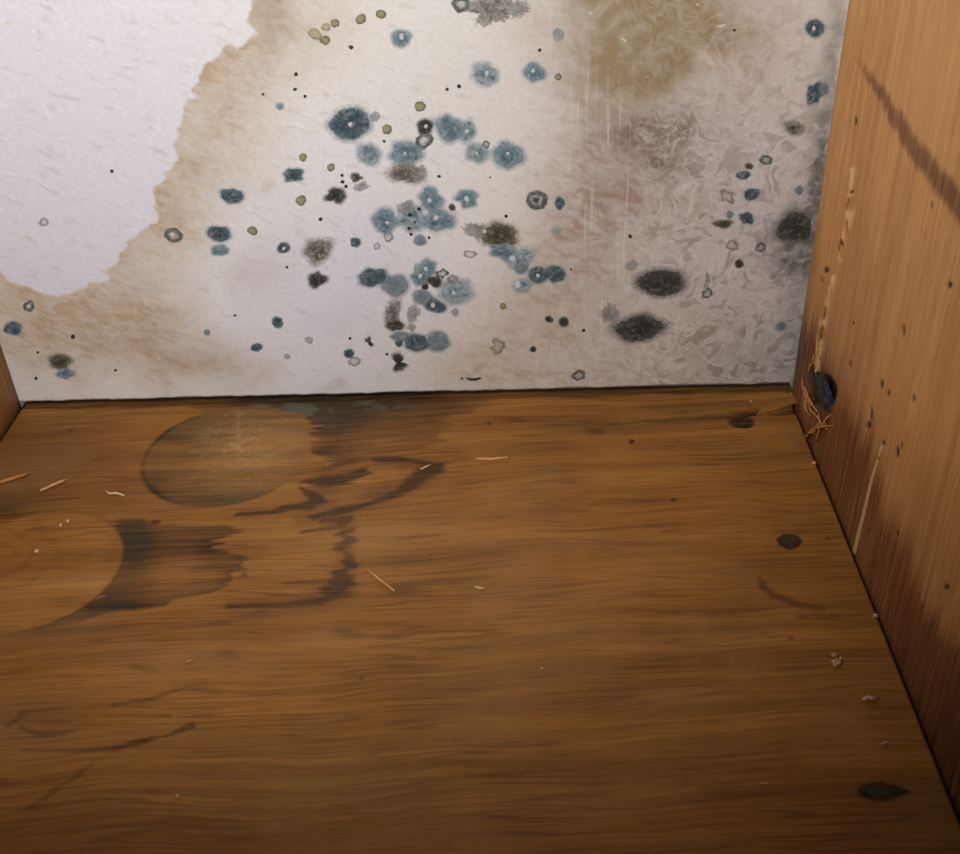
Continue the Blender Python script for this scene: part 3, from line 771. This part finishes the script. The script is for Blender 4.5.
A(508, 155, 16, 13.5, 'teal', 'right, larger colony of the blue pair right of the middle cluster', [(508, 153, 1.8)], group=GB)
A(486, 144, 3.6, 3.6, 'ring', 'tiny mold ring above the gap of the blue pair', group=GR)
A(303, 157, 3.8, 3.8, 'olive', 'small olive mold dot above the crown-shaped dark teal spot', group=GO)
A(331, 167, 3.8, 3.8, 'olive', 'small dark olive mold dot above a group of tiny black dots', group=GO)
A(293.5, 174.5, 9.5, 7.5, 'dark_teal', 'crown-shaped dark teal mold spot with pointed top', irr=.25, group=GB)
A(356, 177, 6, 4.5, 'olive_black', 'squarish blackish-brown mold spot above a sparse olive patch', irr=.2, group=GK)
A(361, 186, 8, 6, 'faint_film', 'sparse olive-brown fuzzy patch under the squarish blackish spot', irr=.25, group=GW)
A(336, 195, 10, 8, 'charcoal', 'mottled charcoal mold spot with pointed left end, under the tiny dots', irr=.18, group=GK)
A(301, 200, 5.2, 4.8, 'olive', 'olive mold dot below the crown-shaped dark teal spot', group=GO)
A(232, 195.5, 11.5, 8, 'dark_teal', 'dark teal oval mold spot with brown left lobe near the tan tide line', group=GB)
A(219, 233.5, 11.5, 8.5, 'dark_teal', 'green-teal oval mold spot, upper of the stacked pair on the left', group=GB)
A(220, 250, 9.5, 5.5, 'teal', 'flat blue mold spot, lower of the stacked pair on the left', group=GB)
A(252.6, 230.6, 5, 4.2, 'olive', 'olive mold dot right of the stacked teal pair', group=GO)
A(173.5, 235, 8.5, 7.5, 'ring', 'brownish mold ring on the tan stain, left of the stacked teal pair', [(173, 234.5, 2.6)], group=GR)
A(44, 222, 4.8, 4.2, 'pale_ring', 'faint grey mold ring alone on the clean white paint', group=GR)
A(29, 306, 5.6, 5, 'ring', 'small teal mold ring on the tan stain near the left corner', [(29, 306, 2)], group=GR)
A(13, 328, 9.5, 6.5, 'dark_teal', 'dark teal mold spot at the far left edge above the wooden side board', group=GB)
A(60.4, 361, 12, 8, 'olive_black', 'olive-black oval mold spot in the lower left corner', group=GK)
A(65.6, 373, 9, 5.5, 'teal', 'blue-green mold spot tucked under the olive-black oval', group=GB)
A(207, 332, 3.2, 3, 'slate', 'tiny blue-grey mold dot on the lower left pale paint', group=GB)
A(256.7, 347, 5.6, 4.2, 'dark_teal', 'small dark teal oval mold spot low on the left, lower of two', group=GB)
A(277.5, 322, 5.8, 5.4, 'dark_teal', 'small dark teal oval mold spot low on the left, upper of two', group=GB)
A(283.6, 247.5, 6.4, 5.6, 'dark_teal', 'dark mold ring with white center left of the brown fuzzy colony', [(284, 248, 1.9)], group=GB)
A(318, 250, 15, 13, 'brown', 'round brown fuzzy mold colony above a dark charcoal spot', irr=.16, group=GW)
A(317, 279.5, 8.5, 8.5, 'charcoal', 'dark charcoal mold spot below the brown fuzzy colony', irr=.16, group=GK)
A(309, 339.5, 4.5, 4, 'pale', 'faint grey mold dot low on the pale lavender paint', group=GP)
A(287, 356, 3.5, 3.2, 'pale', 'faint bluish mold dot beside the lower small teal oval', group=GP)
A(349, 353, 5.2, 4.6, 'dark_teal', 'small dark mold dot with a pale one hanging below it', group=GK)
A(354.5, 361, 6, 4.6, 'pale_ring', 'pale greenish mold mark hanging below the small dark dot', group=GP)
A(399, 362, 7.5, 7, 'charcoal', 'star-shaped charcoal mold spot near the bottom of the panel', irr=.45, group=GK)
A(369, 341, 4, 3.2, 'charcoal', 'tiny jagged dark mold mark left of the low blue pair', irr=.4, rot=45, group=GK)
# center cluster
A(405, 206, 10, 8, 'faint_film', 'soft grey film above the mottled grey-green center colony', irr=.2, group=GP)
A(412, 218, 14, 14, 'soft_teal', 'mottled grey-green mold colony in the cluster center, dotted black', irr=.15, group=GB)
A(431, 199, 12.5, 11.5, 'teal', 'teal mold colony with white center at the top of the central cluster', [(429.5, 200, 2.4)], irr=.15, group=GB)
A(438.5, 220, 15.5, 12, 'teal', 'large teal mold colony with white center at the right of the central cluster', [(436, 217.5, 2.8)], group=GB)
A(385, 220.5, 14, 12, 'teal', 'teal mold colony with tiny white center at the left of the central cluster', [(387.5, 222.5, 1.8)], irr=.13, group=GB)
A(388.5, 237, 4.8, 4.8, 'pale_ring', 'small brownish mold ring hanging below the left cluster colony', irr=.2, group=GR)
A(467, 198, 11.5, 9, 'teal', 'lobed teal mold colony with bright white center right of the central cluster', [(466.8, 198.5, 3)], irr=.2, group=GB)
A(452, 207, 3.6, 3.6, 'olive_black', 'dark olive mold dot below left of the lobed teal colony', group=GO)
A(420, 240, 6, 5.8, 'slate', 'soft round slate mold dot below the central cluster', group=GB)
A(355.5, 242, 5, 5.2, 'dark_teal', 'dark teal mold dot between the brown fuzzy colony and the central cluster', group=GB)
A(377, 246, 3.4, 3.4, 'pale_ring', 'faint grey mold ring under the left of the central cluster', group=GR)
A(373, 277, 15, 9.5, 'dark_teal', 'very dark teal leaf-shaped mold colony left of the lower cluster', irr=.12, rot=-8, group=GB)
A(395, 285, 14, 11, 'slate', 'slate grey mold colony touching the dark leaf-shaped colony', rot=12, group=GB)
A(427, 267.5, 9.5, 9, 'teal', 'teal mold colony with white center at the top of the lower cluster', [(426, 268.5, 2.4)], irr=.15, group=GB)
A(419.5, 276, 9, 9, 'teal', 'speckled teal mold colony with white center left in the lower cluster', [(420.5, 275.5, 2.2)], irr=.2, group=GB)
A(434.5, 281, 7.5, 6, 'charcoal', 'charcoal mold spot in the middle of the lower cluster', irr=.2, group=GK)
A(442, 273, 5.5, 4.5, 'ring', 'small brownish mold ring in the upper right of the lower cluster', irr=.2, group=GR)
A(455.5, 291, 17, 14, 'soft_teal', 'large grey-teal mold colony with white center, right of the lower cluster', [(454, 292.5, 2)], irr=.14, group=GB)
A(452.6, 280, 5.5, 6, 'pale_ring', 'pale mold ring on the upper edge of the large grey-teal colony', group=GR)
A(425, 286, 3.8, 3.8, 'black', 'round jet black mold dot in the lower cluster', irr=.05, group=GK)
A(422.5, 297, 10.5, 7.5, 'slate', 'slate mold colony below the jet black dot', group=GB)
A(435, 305.5, 10.5, 7.5, 'dark_teal', 'dark teal lens-shaped mold colony with white center at the cluster bottom', [(433, 305, 2.6)], irr=.12, rot=12, group=GB)
A(455, 312, 4.6, 4.4, 'pale', 'faint blue-grey mold dot below the large grey-teal colony', group=GP)
A(413, 313, 9, 10, 'faint_film', 'faint brown film in the hollow of the brown comma-shaped mold', irr=.2, group=GW)
A(394, 313, 9, 15, 'brown', 'brown comma-shaped mold smear below the slate colony', irr=.12, rot=10, group=GW,
  shape=lambda f: 1 - .45 * math.exp(-((((f + math.pi) % (2 * math.pi)) - math.pi) / .6) ** 2))
A(395, 325, 9, 6, 'charcoal', 'charcoal foot of the brown comma-shaped mold smear', irr=.12, rot=8, group=GK)
A(411.5, 327, 5, 6, 'faint_film', 'sparse brown speckle right of the comma-shaped smear', irr=.3, group=GW)
A(400, 336, 9.5, 5, 'slate', 'small slate mold streak above the low blue pair', group=GB)
A(399, 343, 3.8, 3.6, 'dark_teal', 'small dark mold dot left of the low blue pair', group=GK)
A(438, 341, 12, 10, 'slate', 'right, paler colony of the low blue-grey pair near the panel bottom', group=GB, irr=.06)
A(416.5, 342.5, 13, 9, 'dark_teal', 'left, darker colony of the low blue-grey pair near the panel bottom', group=GB, irr=.08)
# right-hand diagonal group
A(475, 230, 13, 11, 'faint_film', 'pale blue speckled film at the left of the brown-olive colony', irr=.2, group=GP)
A(499, 235, 19, 14, 'olive_black', 'dark olive-brown mold colony heading the diagonal chain', [(484.5, 231, 2.2)], irr=.16, rot=10, group=GW)
A(504, 251, 14, 10, 'teal', 'ragged dark blue mold colony below the olive-brown one', irr=.2, group=GB)
A(521, 258, 12, 11, 'soft_teal', 'pale-centered blue mold colony in the middle of the diagonal chain', [(512.5, 258, 3.4)], irr=.15, group=GB)
A(521, 267, 7, 6.5, 'slate', 'smooth round slate mold disc outlined pale in the diagonal chain', irr=.04, group=GB)
A(555, 273.5, 10.5, 8.5, 'dark_teal', 'dark blue mold colony at the right end of the diagonal chain', group=GB)
A(538, 274.5, 9.5, 9, 'dark_teal', 'dark blue mold colony with white center near the chain end', [(538, 275, 2.2)], group=GB)
A(522, 285, 8.5, 7.5, 'soft_teal', 'half white half blue mold disc below the diagonal chain', [(517.5, 284, 4)], group=GB)
A(470, 254, 6, 4, 'pale_ring', 'pale oval mold ring left of the diagonal chain', irr=.2, group=GR)
A(537, 200, 10.5, 9.5, 'ring', 'large grey-green mold ring with dark core, right of the lobed teal colony', irr=.05, group=GR)
A(536, 200, 3.2, 3.2, 'charcoal', 'dark core inside the large grey-green mold ring', irr=.3, group=GK)
A(559.6, 203, 4.6, 7, 'dark_teal', 'upright dark grey oval mold spot right of the large grey-green ring', group=GK)
A(557, 230.5, 5.2, 4.4, 'pale', 'pale green mold mark below the upright dark oval', group=GP)
A(498, 346, 8, 6.5, 'pale_ring', 'sketchy broken mold ring low on the tan paint', irr=.3, group=GR)
A(503, 306, 3.4, 3, 'olive', 'small olive mold dot below the diagonal chain', group=GO)
A(533, 349, 3.4, 3, 'charcoal', 'tiny dark mold dot low on the tan paint near the sketchy ring', group=GK)
A(563.6, 321.7, 5.2, 5, 'charcoal', 'right, larger dot of the dark pair left of the charcoal ovals', group=GK)
A(549, 319, 4.2, 3.4, 'charcoal', 'left, smaller dot of the dark pair left of the charcoal ovals', group=GK)
A(578.5, 375, 6.5, 5, 'ring', 'dark smoky mold spot just above the panel bottom edge', group=GK)
A(631, 265, 6.5, 6, 'pale', 'pale teal mold mark above left of the upper charcoal oval', group=GP)
A(610, 313, 12, 12, 'faint_film', 'pale grey smoky mold mark left of the lower charcoal oval', group=GP)
A(661, 282.5, 25, 14.5, 'charcoal', 'large charcoal mold oval, upper of the two on the right', irr=.07, group=GK)
A(638.6, 328, 25.5, 14, 'charcoal', 'large charcoal mold oval, lower of the two on the right', irr=.08, rot=-6, group=GK)
A(707, 280, 4, 8, 'faint_film', 'thin dark scribble of mold right of the upper charcoal oval', irr=.4, group=GP)
A(707, 293, 5, 5, 'ring', 'small dark mold ring under the thin scribble', irr=.2, group=GR)
# right column
A(795, 227, 21, 15, 'charcoal', 'large fuzzy black mold colony against the right side board', irr=.14, group=GK)
A(814.6, 28, 9.5, 9, 'dark_teal', 'dark teal mold ring with white center in the top right corner', [(813.5, 28, 2.4)], irr=.05, group=GB)
A(814, 93, 8.5, 10, 'dark_teal', 'clover-shaped dark mold spot on the right below the corner ring', irr=.25, group=GK)
A(824, 89, 4.5, 6, 'slate', 'small slate mold spot touching the clover-shaped spot', group=GB)
A(794, 127.5, 11, 7.5, 'brown', 'brownish smudge with black core on the right, below the clover spot', group=GW)
A(793.5, 127.5, 4.2, 3.2, 'black', 'black core of the brownish smudge on the right', irr=.2, group=GK)
A(765.6, 159.6, 6.4, 4.8, 'ring', 'grey mold spot topmost of the right-hand small group', group=GK)
A(749, 166, 4.2, 3.4, 'olive_black', 'tiny reddish-brown mold dot in the right-hand small group', group=GW)
A(743, 175, 7, 4.4, 'dark_teal', 'dark grey oval mold spot below the reddish-brown dot', group=GK)
A(751.5, 194, 8.2, 6, 'dark_teal', 'dark grey oval mold spot in the middle of the right-hand group', rot=-20, group=GK)
A(727, 196, 6, 7, 'pale_ring', 'faint dotted mold mark left of the middle grey oval', irr=.3, group=GR)
A(746.5, 218, 8, 5.5, 'dark_teal', 'dark teardrop mold spot with tail above the faint rings on the right', rot=5, irr=.2, group=GK)
A(729.7, 214.5, 3.6, 3.4, 'slate', 'small slate mold dot above the brown-olive streak', group=GB)
A(723, 223.5, 10, 4.5, 'olive_black', 'brown-olive mold streak left of the dark teardrop spot', rot=-6, irr=.2, group=GW)
A(760.6, 247, 5.4, 4.4, 'ring', 'dark mold ring left of the big fuzzy black colony', rot=-20, group=GR)
A(732, 245, 6.4, 5.4, 'pale_ring', 'faint mold ring below the brown-olive streak', irr=.2, group=GR)
A(739, 263.5, 4.8, 4.2, 'charcoal', 'dark mold dot lowest of the right-hand group', group=GK)
A(780.5, 326, 5, 4.6, 'slate', 'small grey-green mold spot among pale threads at lower right', group=GP)
A(799, 190, 4, 4.4, 'slate', 'small grey mold spot above the big fuzzy black colony', group=GP)
A(811, 186, 4, 12, 'faint_film', 'grey mold smear along the right edge above the black colony', irr=.2, group=GP)
A(789, 262, 13, 11, 'faint_film', 'grey cloudy mold film under the big fuzzy black colony', irr=.2, group=GP)
A(727, 36 + 84, 0.0, 0.0, '', '')
for a, k in T:
    if not a[4]: continue
    colony(*a, **k)

# specks too small to pick apart: one part of the panel
Vs, Fs, rs = [], [], []
sp = [(351, 47, 2.8), (296, 74, 2.4), (295, 89, 2.2), (305, 96, 2.0), (459, 86, 2.6), (447, 89, 2.0), (342, 175, 2.0), (342.5, 181.5, 2.4), (346, 186, 2.2), (410, 214.7, 2.8), (419, 208.6, 2.4), (429, 237.5, 1.8),
      (539.6, 50, 2.2), (506, 216, 2.2), (320.6, 219, 2.4), (287, 267, 1.8), (387, 354, 1.8), (73, 336.5, 2.8), (115.6, 370, 1.7), (112, 171, 2.2), (38, 352, 1.6), (36, 378, 2), (630, 236, 2.4), (583.6, 330, 2.2), (571, 269, 1.4),
      (439, 176, 2.0), (384, 141, 1.8), (490, 177, 1.2), (350, 338, 1.8), (263, 94, 1.6), (734, 30, 1.8), (409, 228, 2.2), (411, 234, 2.0), (415, 222, 1.6), (462, 378, 1.4), (235, 315, 1.6)]
for x, y, r_ in sp:
    V, F, rad = colony_mesh(x, y, r_ * .85, r_ * .82, int(x * 3 + y), 0, .12, .0003)
    b0 = len(Vs); Vs += list(V); Fs += [tuple(i + b0 for i in f) for f in F]; rs += rad
specks = mesh_obj('mold_specks', Vs, Fs, M['black'], wall_back, True, {'rad': rs, 'seed': [0.3] * len(rs), 'dirx': [0.0] * len(rs), 'diry': [0.0] * len(rs)})
tag(specks, 'tiny dark mold specks', kind='stuff')

# hair-thin dark curl stuck low on the panel
pts = [Vector(on_back(x, y)) + Vector((0, -.0005, 0)) for x, y in ((466, 377.5), (470, 379), (475, 379), (481, 377.5))]
V, F = tube(pts, [.0004, .0008, .0008, .0004])
tag(mesh_obj('dark_curl', V, F, M['knot']), 'short dark curved fibre stuck near the panel bottom edge', 'fiber')

# ------------------------------------------------------------------ on the floor: mold spots, splinters, crumbs
colony(789, 542, 11.5, 7, 'floor_mold', 'dark oval mold spot on the wooden floor near the side board', name='mold_spot', surf='floor', irr=.08, group='mold spots on the wooden floor')
colony(884, 792, 32, 11, 'floor_smudge', 'long blackish-green mold smudge at the lower right of the floor', name='mold_spot', surf='floor', irr=.03, group='mold spots on the wooden floor',
       shape=lambda f: 1.0 if math.cos(f) < 0 else 1.0 - .45 * abs(math.sin(f)) * math.cos(f) ** .5)


def splinter(pts, wid, mat, label, lift=.0008, group='loose wood splinters on the floor', name='wood_splinter', sides=5):
    n = len(pts)
    P = [Vector(on_floor(x, y)) + Vector((0, 0, lift + wid * .8)) for x, y in pts]
    V, F = tube(P, [wid * (.45 + .55 * math.sin(math.pi * (i + .6) / (n + .2))) for i in range(n)], sides)
    return tag(mesh_obj(name, V, F, M[mat]), label, 'splinter', group)


splinter([(-14, 489), (0, 485), (15, 480.5), (29, 476)], .0011, 'splinter_orange', 'thick orange wood splinter at the left frame edge')
splinter([(41, 493), (52, 488), (62, 484), (68, 481)], .0009, 'splinter', 'slim tan wood splinter right of the orange one')
splinter([(106, 492), (110, 495), (117, 494.5), (125, 497)], .0007, 'splinter_pale', 'small bent whitish splinter above the nearer round mark', lift=.0004)
splinter([(476, 461), (484, 461), (491, 461.5), (499, 460.5), (509, 459.5)], .0009, 'splinter', 'pale straight splinter lying alone on the floor behind the center')
splinter([(421, 471), (426, 468.5), (431, 466.5)], .0005, 'splinter_pale', 'tiny pale splinter lying on the dark curved stain')
splinter([(367, 571), (377, 579), (387, 587), (395, 593)], .0006, 'splinter', 'long thin slanting splinter on the bare floor below the jagged stain')
splinter([(475, 588.5), (480, 590), (485, 590)], .0005, 'splinter_pale', 'tiny pale splinter in the middle of the floor')
splinter([(862, 702), (867, 699.5), (871, 700.5), (877, 699.5)], .0009, 'crumb', 'curled pinkish wood shaving near the lower right', lift=.0006)
splinter([(881, 747), (885, 744), (890, 746)], .0005, 'crumb', 'small faint wood shaving below the curled one')
splinter([(760, 785), (770, 785.5)], .0003, 'splinter', 'hair-thin pale splinter near the bottom of the floor')
splinter([(187, 663), (195, 661.5)], .0004, 'splinter', 'tiny pale splinter on the dark grain at lower left')


def crumb(x, y, r_, label, seed, mat='crumb', group='loose crumbs on the floor'):
    c = on_floor(x, y); c[2] += r_ * .75
    V, F = lump(c, (r_, 0, 0), (0, r_ * .9, 0), (0, 0, r_ * .8), seed, 9, 6, .45)
    tag(mesh_obj('wood_crumb', V, F, M[mat], None, False), label, 'crumb', group)


crumb(836, 665, .0019, 'largest pinkish wood crumb on the floor near the side board', 3)
crumb(834, 656, .0011, 'small pinkish crumb just behind the largest one', 5)
crumb(841, 659, .0008, 'tiny pinkish crumb right behind the largest one', 8)
crumb(875, 617, .0011, 'small crumb in the gap beside the side board', 9)
crumb(814, 464, .0010, 'small tan crumb at the foot of the side board below the knot', 12, 'splinter')
crumb(37, 552, .0010, 'white crumb inside the nearer round mark', 15, 'splinter_pale')
crumb(68, 522, .0009, 'right one of two whitish crumbs in the nearer round mark', 17, 'splinter_pale')
crumb(61, 526, .0008, 'left one of two whitish crumbs in the nearer round mark', 19, 'splinter_pale')
crumb(178, 797, .0009, 'lone pale crumb near the lower left of the floor', 23, 'splinter')
crumb(542, 669, .0006, 'tiny pale crumb in the middle foreground of the floor', 27, 'splinter_pale')
crumb(751, 395 + 7, .0007, 'tiny pale crumb behind the split in the floor', 29, 'splinter')
crumb(958, 757, .0012, 'pale crumb at the right frame edge on the floor gap', 31, 'splinter')
# dust: uncountable
Vs, Fs = [], []
dr = random.Random(11)
for i in range(260):
    if i < 120: x, y = dr.gauss(240, 32), dr.gauss(448, 24)
    elif i < 170: x, y = dr.gauss(405, 40), dr.gauss(525, 24)
    else: x, y = dr.uniform(20, 900), dr.uniform(430, 800)
    if y < 412: continue
    c = Vector(on_floor(x, y)); s_ = dr.uniform(.00010, .00028)
    if c.x > W - .004: continue
    c.z += s_ + .0003
    b0 = len(Vs)
    Vs += [c + Vector(v) * s_ for v in ((1, 0, 0), (-1, 0, 0), (0, 1, 0), (0, -1, 0), (0, 0, 1), (0, 0, -1))]
    Fs += [tuple(b0 + j for j in f) for f in ((0, 2, 4), (2, 1, 4), (1, 3, 4), (3, 0, 4), (2, 0, 5), (1, 2, 5), (3, 1, 5), (0, 3, 5))]
tag(mesh_obj('dust', Vs, Fs, M['splinter_pale'], None, False), 'fine pale dust scattered over the wooden floor', 'dust', kind='stuff')
